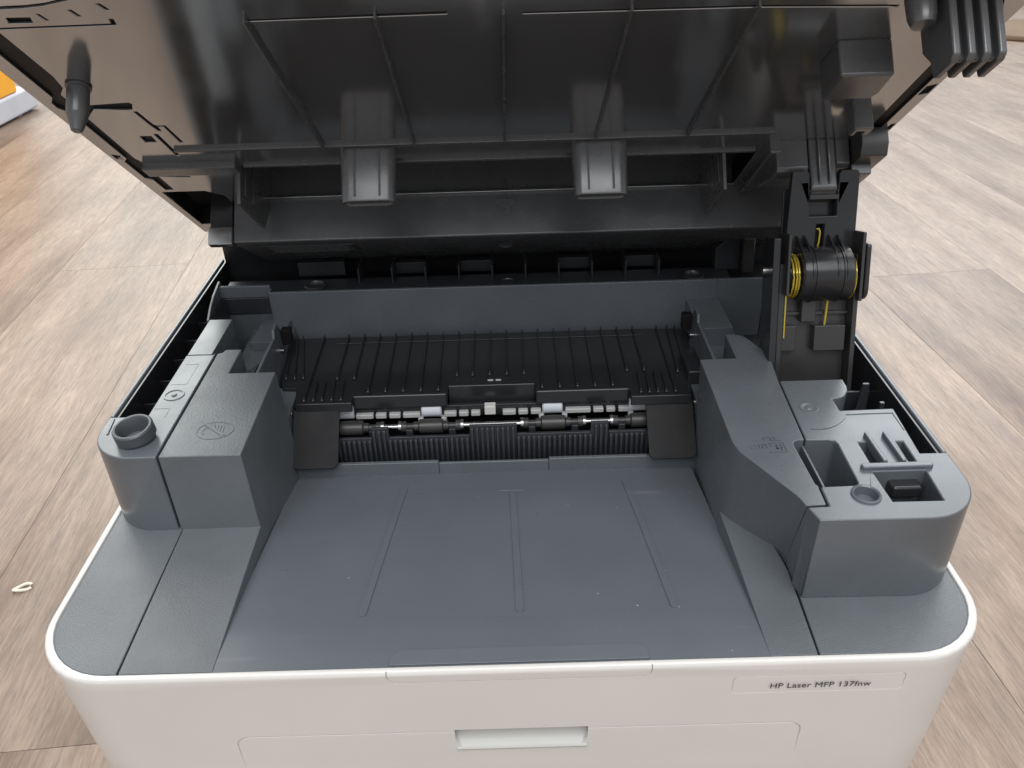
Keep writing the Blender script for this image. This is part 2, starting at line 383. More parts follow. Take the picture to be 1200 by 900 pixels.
# guide tracks: shallow rounded strips pressed in the deck
for (xf, xb) in ((-67.2, -60.4), (2.6, 0.4), (71.0, 64.0)):
    bm = bmesh.new(); loop = []
    yf, yb, hw = 34.5, (134 if xf == 2.6 else 143), 1.75
    for a in range(0, 9):
        t = math.pi * a / 8; loop.append((xf + 1.8 - hw * math.cos(t), yf - hw * math.sin(t)))
    n = 14
    right = [(xf + 1.8 + hw + (xb - xf) * i / n, yf + (yb - yf) * i / n) for i in range(1, n + 1)]
    left = [(xf + 1.8 - hw + (xb - xf) * i / n, yf + (yb - yf) * i / n) for i in range(n, 0, -1)]
    lp = loop + right + left
    top = [bm.verts.new(W(x, y, deck_z(y) + 0.75)) for x, y in lp]; bot = [bm.verts.new(W(x, y, deck_z(y) - 0.8)) for x, y in lp]
    for i in range(len(lp)):
        j = (i + 1) % len(lp); bm.faces.new((top[i], top[j], bot[j], bot[i]))
    bm.faces.new(top)
    bmesh.ops.triangulate(bm, faces=[f for f in bm.faces if len(f.verts) > 4])
    bm_link('guide_track', bm, GREY_DECK, tray, bevel=0.25)
box('centre_mark', -6, 9, 136.0, 137.6, deck_z(137) - 0.5, deck_z(137) + 0.35, GREY, tray, bevel=0.2)
prism('release_tab', rrect(-50, 57, 3.9, 11.6, (0.2, 0.2, 6, 6)), -1.6, 0.10, GREY_DECK, tray, bevel=0.35)
# lip at the tray's back
box('tray_lip', -127, -40.3, 158, 160.5, -40, -15.4, GREY, P, bevel=0.5)
box('tray_lip', -40.3, 23.6, 158.6, 160.5, -40, -16.8, GREY, P, bevel=0.5)
box('tray_lip', 23.6, 112, 158, 160.5, -40, -15.4, GREY, P, bevel=0.5)

Z = 44.6
# --- left inner cover
lp_top = [(-163.7, 90.6), (-124.6, 90.6), (-125.4, 165.2), (-151.0, 165.2), (-151.0, 191.4), (-160, 191.4), (-161.2, 188), (-163.6, 187)]
lp_bot = [(-163.7, 90.6), (-123.7, 90.6), (-121.8, 165.2)] + lp_top[3:]
lb = loft('left_inner_cover', [(lp_bot, -30), (lp_top, Z)], GREY_T, P, bevel=0.6)
# warning emblem: oval of a struck-out hand, raised lines
bm = bmesh.new()
ex, ey = -142.8, 111.3
add_prism(bm, arc(ex, ey, 9.3, 0, 354, 59, 7.6), Z - 0.3, Z + 0.22, W, holes=[arc(ex, ey, 8.5, 0, 354, 59, 6.8)])
d = Vector((0.72, -0.69)); nn = Vector((0.69, 0.72))
def bar2(p, q, w, z1=Z + 0.22):
    p, q = Vector(p), Vector(q); t = (q - p).normalized(); k = Vector((-t.y, t.x)) * w / 2
    add_prism(bm, [tuple(p + k), tuple(q + k), tuple(q - k), tuple(p - k)], Z - 0.3, z1, W)
bar2((ex - 5.6, ey + 4.9), (ex + 5.6, ey - 4.9), 1.8, Z + 0.30)
for i in range(4): bar2((ex - 1.2 + i * 1.7, ey + 4.6 - i * 0.5), (ex - 0.6 + i * 1.55, ey + 1.6 - i * 1.1), 0.7)
for a0, a1 in ((100, 260),):
    ar = arc(ex - 3.6, ey - 0.6, 2.9, a0, a1, 10); ai = arc(ex - 3.6, ey - 0.6, 2.2, a1, a0, 10); add_prism(bm, ar + ai, Z - 0.3, Z + 0.22, W)
bm_link('hand_emblem', bm, GREY_T, lb, bevel=0.1, seg=1)

# --- left corner cover (rounded corner, narrow strip) with screw cup
lc_out = arc(-176.0, 114.5, 24.3, 180, 262, 12)
strip = [(-200.3, 125.4)] + lc_out + [(-164.8, 90.5), (-164.6, 187.5), (-166.0, 187.5), (-166.0, 186), (-181.2, 186), (-181.2, 126.2), (-184, 125.4)]
lc = prism('left_corner_cover', strip, -1.0, Z, GREY, P, bevel=0.7)
prism('cover_strip', [(-180.6, 186.4), (-166.6, 186.4), (-166.6, 229), (-180.6, 229)], 10, Z, GREY, P, bevel=0.3)
CUP = plastic('cup_plastic', (0.065, 0.072, 0.078), 0.3)
lathe('screw_cup', [(8.0, -5), (8.4, 2.6), (9.6, 3.6), (9.6, 8.8), (9.0, 9.5), (8.0, 9.5), (7.4, 8.8), (6.4, 1.0), (2.8, 0.8), (2.4, 2.0), (0, 2.0)], W(-178.8, 106.4, Z - 1.5), (-0.06, -0.10, 1), CUP, lc, n=40)
bm = bmesh.new(); add_lathe(bm, [(5.4, 0.0), (5.4, 0.3), (4.9, 0.4), (4.4, 0.3), (4.3, 0.05)], W(-174.0, 144.5, Z), (0, 0, 1), 36); add_lathe(bm, [(1.5, 0), (1.3, 0.5), (0, 0.7)], W(-174, 144.5, Z), (0, 0, 1), 20)
bm_link('screw_mark', bm, GREY, lc)
for grp in (((-179.5, 155), (-171, 155), (-171, 176), (-178, 176)), ((-180, 132), (-172, 132), (-172, 124))):
    bm = bmesh.new()
    for p, q in zip(grp, grp[1:]): bar2(p, q, 0.5, Z + 0.12)
    bm_link('panel_line', bm, GREY, lc)
bm = bmesh.new(); bar2((-197.2, 123.5), (-195.3, 110.0), 0.9, Z + 0.6); bm_link('edge_tab', bm, GREY, lc, bevel=0.2)

# --- left side wall with its trough ribs
lw = prism('side_wall', [(-200.6, 125.6), (-198.1, 125.6), (-198.1, 322), (-200.6, 322)], -2, Z, GREY, P, bevel=0.9, seg=3)
lw['label'] = 'left side wall of the housing with trough ribs'
box('trough_lining', -198.05, -196.6, 126, 322, -2, Z - 1.4, BLACK, lw, bevel=0)
box('trough_floor', -196.6, -181.3, 126, 322, -4, 4, BLACK, lw, bevel=0)
box('trough_lining', -181.25, -180.9, 126.4, 262, 0, Z - 2.2, DARK, lw, bevel=0)
for k in range(7):
    y = 154 + 23.4 * k
    box('trough_rib', -196.6, -181.4, y, y + 1.3, 2, 33, BLACKMAT, lw, bevel=0.3)
# curved fin running from the strip back to the rear wall
bm = bmesh.new(); top = [(229, 44.2), (240, 47.6), (252, 49.6), (266, 50.2), (272, 50.2)]
for sgn in (0, 1):
    pass
va = [bm.verts.new(W(-181.2 - (y - 229) * 0.1, y, z)) for y, z in top]; vb = [bm.verts.new(W(-181.2 - (y - 229) * 0.1, y, 0)) for y, z in top]
vc = [bm.verts.new(W(-182.6 - (y - 229) * 0.1, y, z)) for y, z in top]; vd = [bm.verts.new(W(-182.6 - (y - 229) * 0.1, y, 0)) for y, z in top]
for i in range(4):
    bm.faces.new((va[i], va[i + 1], vb[i + 1], vb[i])); bm.faces.new((vc[i], vd[i], vd[i + 1], vc[i + 1])); bm.faces.new((va[i], vc[i], vc[i + 1], va[i + 1]))
bm.faces.new((va[0], vb[0], vd[0], vc[0])); bm.faces.new((va[4], vc[4], vd[4], vb[4]))
bm_link('curved_fin', bm, GREY, lw, bevel=0.2)

# --- right inner cover
ri_poly = [(106.6, 164.6), (106.0, 89.2)] + [(107.6, 81.5), (111.2, 75.0), (124.0, 50.2), (125.4, 46.0), (125.9, 43.3), (134.6, 43.6), (135.0, 54.4), (135.4, 55.6),
           (134.4, 57.5), (133.7, 85.5), (134.6, 88.2), (136.8, 89.2), (139.6, 89.2), (142.4, 140), (145.6, 171), (141.6, 176), (139.0, 184), (136.0, 189.5), (131, 191.5), (126.8, 191.5), (126.4, 165)]
bt = [(108.8, 164.6), (106.2, 91.5), (108.4, 87.0), (112.6, 81.5), (125.4, 67.0), (127.3, 62.5), (127.9, 57.6)]
ri_bot = bt + [(134.6, 57.6), (135.0, 57.8), (135.4, 58.0)] + ri_poly[10:]
ri = loft('right_inner_cover', [(ri_bot, -30), (ri_bot, -1.0), (ri_poly, Z)], GREY, P, bevel=0.6)
# moulded size mark (raised strokes)
bm = bmesh.new()
mx0, my0 = 124.5, 84.5
for x0, x1, y0, y1 in ((-3.6, 1.8, 7.0, 7.7), (-3.6, -2.9, 5.2, 7.0), (-0.6, 0.1, 5.0, 7.0), (-0.6, 4.2, 4.6, 5.2), (1.6, 2.3, 5.2, 7.0),
                       (-1.6, 5.2, 2.6, 3.2), (4.5, 5.2, -4.0, 2.6), (-1.6, -0.9, 0.2, 2.6), (0.6, 3.2, 0.2, 0.9), (0.6, 3.2, -1.6, -0.9), (0.6, 1.2, -1.6, 0.9), (-3.0, 4.5, -4.4, -3.6), (2.6, 3.2, -3.6, 1.6),
                       (-4.6, -2.4, 1.8, 2.4), (-3.8, -3.2, -0.8, 1.8), (-7.0, -6.4, -1.0, 2.0), (-5.6, -5.0, -1.0, 2.0)):
    add_box(bm, mx0 + x0, mx0 + x1, my0 + y0, my0 + y1, Z - 0.2, Z + 0.38)
add_prism(bm, arc(mx0 - 9.6, my0 + 0.3, 1.9, 0, 340, 17), Z - 0.2, Z + 0.22, W, holes=[arc(mx0 - 9.6, my0 + 0.3, 1.2, 0, 340, 17)])
bm_link('moulded_mark', bm, GREY, ri, bevel=0)

# --- right corner cover
hole_a = [(163.6, 71.2), (169.6, 71.2), (168.4, 86.2), (163.8, 86.2)]
hole_b = [(180.9, 71.3), (184.0, 71.2), (184.3, 86.1), (181.2, 86.1)]
hole_c = [(163.0, 44.6), (184.2, 44.4), (185.4, 64.6), (162.2, 64.6)]
hole_d = arc(153.3, 49.1, 5.0, 0, 350, 35)
ro_poly = [(128.7, 34.1), (150, 33.8)] + arc(174.5, 59.5, 26, 272, 362, 14) + [(200.6, 76.6), (188.4, 76.8), (190.9, 112.9), (164.5, 112.4), (164.4, 122.6)] + \
          [(168.5, 123.4), (171.8, 125.4), (174.2, 129.0), (175.6, 134.0), (175.8, 140.9), (143.2, 140.9), (140.4, 89.2), (150.6, 89.0), (153.2, 87.9), (153.9, 85.5), (152.9, 57.4), (151.8, 55.8), (136.0, 55.4), (135.5, 42.8), (126.3, 42.5)]
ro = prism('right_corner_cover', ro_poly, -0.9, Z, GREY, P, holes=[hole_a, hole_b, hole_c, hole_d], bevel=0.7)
# slanted foot closing the dark notch at its left front
bm = bmesh.new()
q = [W(*p) for p in ((126.3, 42.5, Z - 0.4), (128.7, 34.1, Z - 0.4), (127.8, 34.3, -0.8), (127.9, 57.0, -0.8), (140, 57, -0.8), (140, 42.5, Z - 0.4))]
vs = [bm.verts.new(p) for p in q]
bm.faces.new((vs[0], vs[1], vs[2], vs[3])); bm.faces.new((vs[0], vs[3], vs[4], vs[5]))
bm_link('corner_flank', bm, GREY, P)
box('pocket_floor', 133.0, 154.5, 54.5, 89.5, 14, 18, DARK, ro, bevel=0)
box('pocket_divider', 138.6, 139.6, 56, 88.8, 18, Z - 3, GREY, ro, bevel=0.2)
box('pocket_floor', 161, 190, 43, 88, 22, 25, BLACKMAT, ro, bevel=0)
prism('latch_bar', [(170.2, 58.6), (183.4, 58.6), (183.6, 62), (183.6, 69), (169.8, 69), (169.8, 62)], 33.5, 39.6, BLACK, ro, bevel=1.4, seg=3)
prism('guide_rail', [(168.2, 69), (170.4, 69), (169.4, 91), (167.6, 91)], Z - 3, Z + 2.4, GREY, ro, bevel=0.6)
prism('guide_rail', [(176.6, 69), (178.8, 69), (178.0, 91), (176.2, 91)], Z - 3, Z + 2.4, GREY, ro, bevel=0.6)
prism('cross_bar', rrect(157.6, 189.4, 65.2, 68.6, 1.5), Z - 8, Z + 2.0, GREY, ro, bevel=0.7)
lathe('screw_socket', [(6.4, -0.2), (6.2, 0.7), (5.5, 1.0), (4.9, 0.5), (4.5, -3.5), (0, -3.5)], W(153.3, 49.1, Z), (0, 0, 1), GREY, ro, n=40)
bm = bmesh.new()
pts = [(145.2, 97.4), (150, 97.2), (154.0, 97.9), (158.4, 100.0), (161.9, 103.0), (164.6, 106.0), (165.9, 108.6), (176, 108.9), (188.9, 109.0), (188.8, 101), (188.6, 94.8)]
for a, b in zip(pts, pts[1:]): bar2(a, b, 0.55, Z + 0.35)
bm_link('panel_line', bm, GREY, ro)
lathe('screw_mark', [(4.6, 0.0), (4.5, 0.25), (4.0, 0.3), (3.6, 0.05), (1.8, 0.05), (1.4, 0.5), (0, 0.55)], W(150.2, 115.3, Z), (0, 0, 1), GREY, ro, n=30)

# --- right side wall
rw = prism('side_wall', [(200.9, 76.8), (198.4, 76.8), (198.4, 322), (200.9, 322)], -2, Z, GREY, P, bevel=0.9, seg=3)
rw['label'] = 'right side wall of the housing beside the hinge arm'
box('trough_lining', 196.9, 198.35, 77.2, 322, -2, Z - 1.4, BLACK, rw, bevel=0)
box('trough_floor', 160, 196.9, 77.2, 322, -4, 4, BLACK, rw, bevel=0)
prism('trough_rib', [(178, 150.0), (196.9, 150.0), (196.9, 151.4), (178, 151.4)], 2, 30, DARK, rw, bevel=0.3)
prism('trough_rib', [(165, 118.0), (190, 118.0), (190, 119.4), (165, 119.4)], 2, 39, DARK, rw, bevel=0.3)
bm = bmesh.new(); add_prism(bm, [(186, 8), (194, 8), (191.5, 40), (188, 40)], 142, 143.6, fr=lambda x, z, y: W(x, y, z)); bm_link('trough_post', bm, DARK, rw, bevel=0.3)
box('trough_post', 190, 192.4, 124, 126, 2, 40, DARK, rw, bevel=0.3)

# --- floor of the bays left and right of the exit cover
box('bay_floor', -166, -139, 165.4, 262, 6, 20, GREY, P, bevel=0.3)
box('bay_floor', 118.6, 146, 165.4, 262, 6, 20, GREY, P, bevel=0.3)
box('bay_ledge', -160, -141, 232, 262, 20, 26, GREY, P, bevel=0.3)
box('bay_ledge', 119, 140, 222, 262, 20, 32, GREY, P, bevel=0.3)
for nm, x0, x1, yb in (('side_plate', -140.0, -138.4, 230), ('side_plate', 116.6, 118.2, 234)):
    bm = bmesh.new(); add_prism(bm, [(165.3, -30), (yb, -30), (yb, 33), (yb - 6, 43.5), (yb - 14, 42.8), (yb - 16, 38.5), (165.3, 38.5)], x0, x1, fr=lambda y, z, x: W(x, y, z))
    sp = bm_link(nm, bm, GREY, P, bevel=0.3)
    xa, xb = (x1, x1 + 6) if x0 < 0 else (x0 - 6, x0)
    box('hole_block', xa, xb, yb - 4, yb + 2, 27, 37, BLACKMAT, sp, bevel=0.4)  # matte black block stands in for the dark of a square hole
    lathe('clip_pin', [(0, 0), (1.6, 0), (1.6, 2.2), (0, 2.6)], W(x1 if x0 < 0 else x0, yb - 9, 26), (1 if x0 < 0 else -1, 0, 0), STEEL, sp, n=16)
prism('gusset_flap', [(-150.5, 166), (-141, 166), (-141, 186)], 20, 38, DARK, P, bevel=0.3)
box('spring_cover', 107.5, 116.4, 190, 218, 12, 21, BLACK, P, bevel=1.0)
# inner side blocks hiding the ends of the roller slot
box('slot_cheek', -140, -125.0, 160.6, 200, -40, 12, GREY, P, bevel=0.5)
box('slot_cheek', 109.5, 118, 160.6, 200, -40, 12, GREY, P, bevel=0.5)

# --- rear wall, ledge and ribs of the rear recess
rwall = box('rear_wall', -151.6, 169.5, 262, 264.4, 0, 45.6, GREY, P, bevel=0.5)
box('rear_wall', -186.5, -152.2, 266.5, 269, 0, 48.6, GREY, P, bevel=0.5)
box('wall_return', -152.6, -151.0, 262.4, 267, 0, 46.6, GREY, rwall, bevel=0.3)
box('wall_seam', 138.2, 138.9, 261.6, 263, 2, 45.9, GREY, rwall, bevel=0.1)
led = box('rear_ledge', -186, 150, 264.4, 291, 30, 41.0, DARK, P, bevel=0.4)
for x, y in ((-125, 277), (125.2, 275)):
    lathe('screw_boss', [(7.2, -1), (7.2, 2.4), (6.6, 3.0), (5.6, 3.0), (5.0, 2.2), (4.6, 0.6), (0, 0.6)], W(x, y, 41), (0, 0, 1), DARK, led, n=32)
lathe('screw_boss', [(5.6, -1), (5.6, 0.8), (4.6, 1.0), (4.2, 0.3), (0, 0.3)], W(2.6, 277, 41), (0, 0, 1), DARK, led, n=32)
for i in range(10):
    x = -97 + 22.2 * i
    box('recess_rib', x, x + 1.2, 281, 300, 41, 52, DARK, led, bevel=0.25)
    if i in (1, 3, 6, 8): box('recess_block', x + 1.2, x + 22.2, 296, 301, 41, 49, DARK, led, bevel=0.4)
box('recess_block', -140, -108, 296, 302, 41, 51, DARK, led, bevel=0.4)
box('recess_back', -198, 198, 322.6, 327, -2, 54, BLACK, P, bevel=0.3)
box('recess_floor', -198, 198, 291, 318, 20, 30, BLACKMAT, P, bevel=0)
box('rear_panel', -197, 197, 327.2, 331, -40, 36, WHITE, P, bevel=1.5)
# bright bracket at the right end of the recess
bm = bmesh.new(); add_prism(bm, [(158.5, 41), (166.5, 41), (165.2, 66), (157.5, 66)], 280, 290, fr=lambda x, z, y: W(x, y, z)); bk = bm_link('recess_bracket', bm, ARM, P, bevel=1.2, seg=3)
bm = bmesh.new(); add_prism(bm, [(142, 41), (158.0, 41), (157.0, 66), (149, 63), (141, 57)], 286, 292, fr=lambda x, z, y: W(x, y, z)); bm_link('bracket_web', bm, DARK, bk, bevel=0.6)

# --- black exit cover with its ribs
ec_poly = [(-148, 256.5), (-134.2, 196), (-125.6, 195), (-122.4, 177.6), (-90.2, 177.6), (-90.2, 184), (-34.6, 184), (-34.6, 192), (17.2, 192), (17.2, 184), (72.4, 184), (72.4, 175.8), (107, 175.8), (110, 193.5), (116.4, 194.5), (116.4, 220), (119, 255), (90, 256.5)]
ec = prism('exit_cover', ec_poly, 9.5, 14.4, BLACK, P, bevel=0.5)
box('cover_step', -110.5, 89.5, 247, 249.2, 14.3, 15.0, BLACK, ec, bevel=0.3)
box('front_lip', -90.4, -34.7, 183.4, 186.5, 5.6, 14.9, BLACK, ec, bevel=1.3, seg=3)
box('front_lip', 17.3, 72.3, 183.4, 186.5, 5.6, 14.9, BLACK, ec, bevel=1.3, seg=3)
box('front_lip', -34.7, 17.3, 191.4, 194, 2.0, 15.2, BLACK, ec, bevel=0.8, seg=3)
box('front_lip', -122.5, -89.6, 176.6, 178.4, 8.6, 15.0, BLACK, ec, bevel=0.6, seg=2)
box('front_lip', 72.0, 107, 174.8, 176.6, 8.6, 15.0, BLACK, ec, bevel=0.6, seg=2)
def rib(x0, y0, x1, y1, w=1.25, z=14.4, hgt=2.6):
    bm = bmesh.new(); n = 10; L = []
    for i in range(n + 1):
        t = 0 if i == 0 else (0.9 / abs(y1 - y0) if i == 1 else (i - 1) / (n - 1)); x = x0 + (x1 - x0) * t; y = y0 + (y1 - y0) * t
        hh = 0.2 if i == 0 else hgt
        L.append([bm.verts.new(W(x - w / 2, y, z - .2)), bm.verts.new(W(x - w * .3, y, z + hh)), bm.verts.new(W(x + w * .3, y, z + hh)), bm.verts.new(W(x + w / 2, y, z - .2))])
    for a, b in zip(L, L[1:]):
        for k in range(3): bm.faces.new((a[k], a[k + 1], b[k + 1], b[k]))
    bm.faces.new(L[0]); bm.faces.new(L[-1][::-1])
    lathe('glint_bead', [(0, -0.5), (0.95, -0.4), (1.05, 0.5), (0.75, 1.4), (0, 1.8)], W(x0, y0, z + 0.6), (0, -0.5, 0.85), GLOSS, ec, n=10, angle=80)  # glossy bead added at the rib end to catch a glint
    return bm_link('cover_rib', bm, BLACK, ec, bevel=0.2, seg=2)
for i in range(19):
    x = -103 + 10.36 * i
    if i in (0, 1, 17, 18): yf = 203
    elif x < -34: yf = 187.4
    elif x > 18: yf = 187
    else: yf = 203
    rib(x + (0.9 if i < 8 else 0), yf, x, 256)
for x in (-133.5, -128.3, -123.1): rib(x, 205, x - 8.5 - (x + 128) * .3, 256)
for x in (-117.6, -112.1, -107.1, -101.5, -96.1): rib(x, 179.8, x - 1.5, 200 if x > -113 else 256)
for x in (78.2, 83.1, 88.0, 92.9, 98.3): rib(x, 178.6, x + 1, 200 if x < 93 else 256)
for x in (103.3, 108.3): rib(x, 200.2, x + 3, 256)
box('cover_mark', -11, -7.6, 197, 198.2, 14.3, 14.9, PALE, ec, bevel=0.1); box('cover_mark', -6.2, -3.0, 197, 198.2, 14.3, 14.9, PALE, ec, bevel=0.1)
# --- roller slot
box('slot_back', -125, 109.5, 200, 258, -40, 9, BLACKMAT, P, bevel=0)
box('slot_floor', -125, 109.5, 160.6, 200, -42, -30, BLACKMAT, P, bevel=0)
gb = box('guide_bar', -92, 74, 186.5, 189.5, -3.0, 4.5, BLACK, P, bevel=0.4)
gb['label'] = 'black bar below the exit cover, its bright edges painted as pale strips'
for x0, x1 in ((-90, -79.5), (-78.2, -71.8), (-70.2, -63.4), (-62, -51.6), (-37.4, -30), (-28.6, -22.8), (-21.4, -15.8), (-2.6, 5.4), (6.8, 12.6), (14.2, 20.4), (34.8, 50), (51.4, 57.6), (59.2, 64.6), (66.4, 74)):
    box('edge_highlight', x0, x1, 183.6, 187.0, -1.8, 1.4, PALE, gb, bevel=0.7)  # pale boxes paint the bright edge highlights of the black bar
for x in (-51.4, -37.6, 20.5, 34.4, 73.8): box('guide_hook', x - 1.6, x + 1.6, 182.6, 186.6, -5.4, -1.6, PALE, gb, bevel=0.6)
box('sensor_tab', -13.2, -6.6, 183.0, 188, -0.6, 5.2, WHITE, gb, bevel=0.5)
for x in (-97.6, -44.9, 27.2, 79.4):
    bm = bmesh.new(); hw = 6.0 if abs(x) < 60 else 6.6
    add_lathe(bm, [(0, -hw), (4.2, -hw), (5.0, -hw + .8), (5.0, hw - .8), (4.2, hw), (0, hw)], W(x, 188.2, 1.8), (1, 0, 0), 26)
    bm_link('pinch_roller', bm, NYLON, P)
sh = lathe('drive_shaft', [(0, -114), (1.7, -114), (1.7, 102), (0, 102)], W(0, 178.5, -4.2), (1, 0, 0), STEEL, P, n=16)
sh['label'] = 'steel shaft carrying dark rubber rollers'
for x in (-92, -45, 27.2, 80):
    pr = [(0, -18), (3.2, -18), (3.2, -14.6), (1.9, -14.6), (1.9, -10.2), (2.9, -10.2), (2.9, -7.4), (3.6, -7), (4.3, -6.6), (4.5, 0), (4.3, 6.6), (3.6, 7), (2.9, 7.4), (2.9, 10.2), (1.9, 10.2), (1.9, 14.6), (3.2, 14.6), (3.2, 18), (0, 18)]
    lathe('drive_roller', pr, W(x, 178.5, -4.2), (1, 0, 0), RUBBER, sh, n=26)
    for dx in (-12.6, 12.6):
        box('roller_bracket', x + dx - 2.0, x + dx + 2.0, 173.6, 177.2, -13, -3.6, DARK, sh, bevel=0.4)
        lathe('bearing', [(0, 0), (3.4, 0), (3.4, 1.6), (0, 1.6)], W(x + dx * 1.46 - .8, 178.5, -4.2), (1, 0, 0), STEEL, sh, n=20)
def comb_top(x):
    for a, b in ((-79, -69), (-22, 5.6), (48.6, 59)):
        if a <= x <= b: return 1.4
    return -5.4
cm = bmesh.new()
segs = [(-112, -79, -5.4), (-79, -69, 1.4), (-69, -22, -5.4), (-22, 5.6, 1.4), (5.6, 48.6, -5.4), (48.6, 59, 1.4), (59, 100, -5.4)]
for x0, x1, z1 in segs: add_box(cm, x0 + .02, x1 - .02, 169.4, 171.4, -30, z1)
comb = bm_link('exit_comb', cm, DARK, P, bevel=0.3)
comb['label'] = 'black comb guide of fine upright teeth under the rollers'
bm = bmesh.new(); x = -110.5
while x < 99:
    zt = comb_top(x) - 1.2
    add_prism(bm, [(168.0 - 1.2, -19), (167.4, zt - 1.5), (168.2, zt), (169.6, zt + .4), (169.6, -22), (166.8, -22)], x - 0.75, x + 0.75, fr=lambda y, z, xx: W(xx, y, z)); x += 3.0
tag(bm_link('comb_teeth', bm, DARK, comb, bevel=0.2, seg=1), kind='stuff')
# --- paper flaps hanging at both ends
for x0, x1, lab in ((-124.2, -97.2, 'dark paper flap hanging at the left end of the exit'), (80.8, 108.2, 'dark paper flap hanging at the right end of the exit')):
    bm = bmesh.new()
    yt, zt, yb, zb = 178.0, 10.0, 152.5, -13.8
    ln = math.hypot(yb - yt, zb - zt); ey_, ez_ = (yb - yt) / ln, (zb - zt) / ln
    fr = lambda x, t, w: W(x, yt + ey_ * t + ez_ * w, zt + ez_ * t - ey_ * w)
    add_prism(bm, rrect(x0, x1, 0, ln, (1, 1, 4, 4)), -0.7, 0.7, fr=fr)
    fl = bm_link('paper_flap', bm, FLAP, P, bevel=0.4); fl['label'] = lab
    for xx in (x0 - 1.8, x1 + 1.8):
        if (x0 < 0) == (xx < x0): lathe('hinge_pin', [(0, -1.2), (1.5, -1.2), (1.5, 1.2), (0, 1.2)], W(xx, 177, 8.4), (1, 0, 0), STEEL, fl, n=16)

# --- hinge arm with its damper
arm = prism('hinge_arm', rect(150, 187, -8, 74), -1.5, 1.5, ARM, P, fr=AP, bevel=0.4)
arm['label'] = 'black hinge arm with spring damper at the right'
box('arm_flange', 147.0, 150, -8, 74, -2, 10, ARM, arm, fr=AP, bevel=0.5)
box('arm_flange', 187, 189.6, -8, 78, -2, 10, ARM, arm, fr=AP, bevel=0.5)
box('arm_cheek', 142.6, 146.6, -8, 88, -6, 12, BLACK, arm, fr=AP, bevel=0.8)
box('arm_pad', 150.2, 158.6, 26, 40, 1.5, 6.5, ARM, arm, fr=AP, bevel=0.5)
box('arm_pad', 168.2, 185, 26, 40, 1.5, 7.5, ARM, arm, fr=AP, bevel=0.5)
box('arm_catch', 160.6, 168.4, 42, 54, 1.5, 7.5, ARM, arm, fr=AP, bevel=0.7)
box('arm_step', 150.2, 187, 45.5, 47.2, 1.5, 4.0, ARM, arm, fr=AP, bevel=0.3)
# drum
da, dd = 68.0, 6.0
lathe('damper_drum', [(0, -15), (13.6, -15), (14.6, -14), (14.6, -8.9), (15.2, -8.7), (15.2, -7.9), (14.6, -7.7), (14.6, 5.4), (15.2, 5.6), (15.2, 6.4), (14.6, 6.6), (14.6, 11), (13.6, 12), (0, 12)], AP(171.6, da, dd), (1, 0, 0), BLACK, arm, n=40)
for xx, r in ((152.2, 11.0), (153.8, 11.4), (155.2, 11.0), (184.3, 12.6)):
    pts = [AP(xx + 0.6 * t / 24, da - 1 + r * math.cos(2 * math.pi * t / 24), dd + r * 0.95 * math.sin(2 * math.pi * t / 24)) for t in range(25)]
    tube('spring_coil', pts, 0.6 if xx < 170 else 0.35, BRASS, arm)
lathe('spring_core', [(0, -2.6), (8, -2.6), (8, 2.6), (0, 2.6)], AP(153, da, dd - 1), (1, 0, 0), BLACK, arm, n=24)
tube('spring_wire', [AP(174.4, 40, 4.6), AP(174.5, 54, 6.5)], 0.65, BRASS, arm)
tube('spring_wire', [AP(151.2, 34, 8.8), AP(151.0, 62, 9.5)], 0.45, BRASS, arm)
# upper link
link_holes = [[(163.6, 98.0), (163.0, 110.5), (177.6, 110.5), (178.0, 98.0)], [(167.2, 79.5), (167.6, 93.5), (172.0, 93.5), (171.6, 79.5)]]
ul = prism('upper_link', [(151.0, 70), (153.4, 119.5), (154.4, 121), (161.4, 121), (162.6, 119.5), (162.8, 111.5), (177.8, 111.5), (178.0, 119.5), (179.2, 121.2), (187.6, 121.2), (188.8, 119.5), (188.6, 70)], -2, 2.2, BLACK, arm, fr=AP, holes=link_holes, bevel=0.7, seg=3)
box('link_back', 151.5, 188.2, 66, 112, -7, -5, BLACK, arm, fr=AP, bevel=0.4)
ul['label'] = 'black link plate joining the damper to the lid'
box('link_lip', 162.8, 178.2, 106.5, 109.0, -1.0, 3.4, ARM, arm, fr=AP, bevel=0.4)
tube('link_wire', [AP(169.0, 79.8, 0), AP(169.9, 84, 0.6), AP(170.2, 89.5, 0.8), AP(169.4, 91.4, 0.8), AP(168.3, 91.0, 0.6)], 0.55, BRASS, arm)
for x in (157.4, 161.4, 174.4, 179.0):
    bm = bmesh.new(); pts = [(64, 2), (64, 20.2), (70, 21.2), (76, 19.0), (81, 13.5), (88, 3.4), (88, 2)]
    add_prism(bm, pts, x - 0.5, x + 0.5, fr=lambda a, d, xx: AP(xx, a, d)); bm_link('drum_fin', bm, BLACK, arm, bevel=0.2)
box('fin_plate', 148.6, 150.2, 58, 90, -2, 17, ARM, arm, fr=AP, bevel=0.5)
box('fin_plate', 187.6, 189.4, 54, 90, -2, 15, ARM, arm, fr=AP, bevel=0.5)
prism('side_link', rrect(54, 84, -6, 15, (6, 2, 2, 6)), 190.0, 192.6, BLACK, arm, fr=lambda a, d, x: AP(x, a, d), bevel=0.8, seg=3)
lathe('arm_pin', [(0, -3), (2.2, -3), (2.2, 0), (0, 0)], AP(142.6, 70, 3), (1, 0, 0), STEEL, arm, n=18)

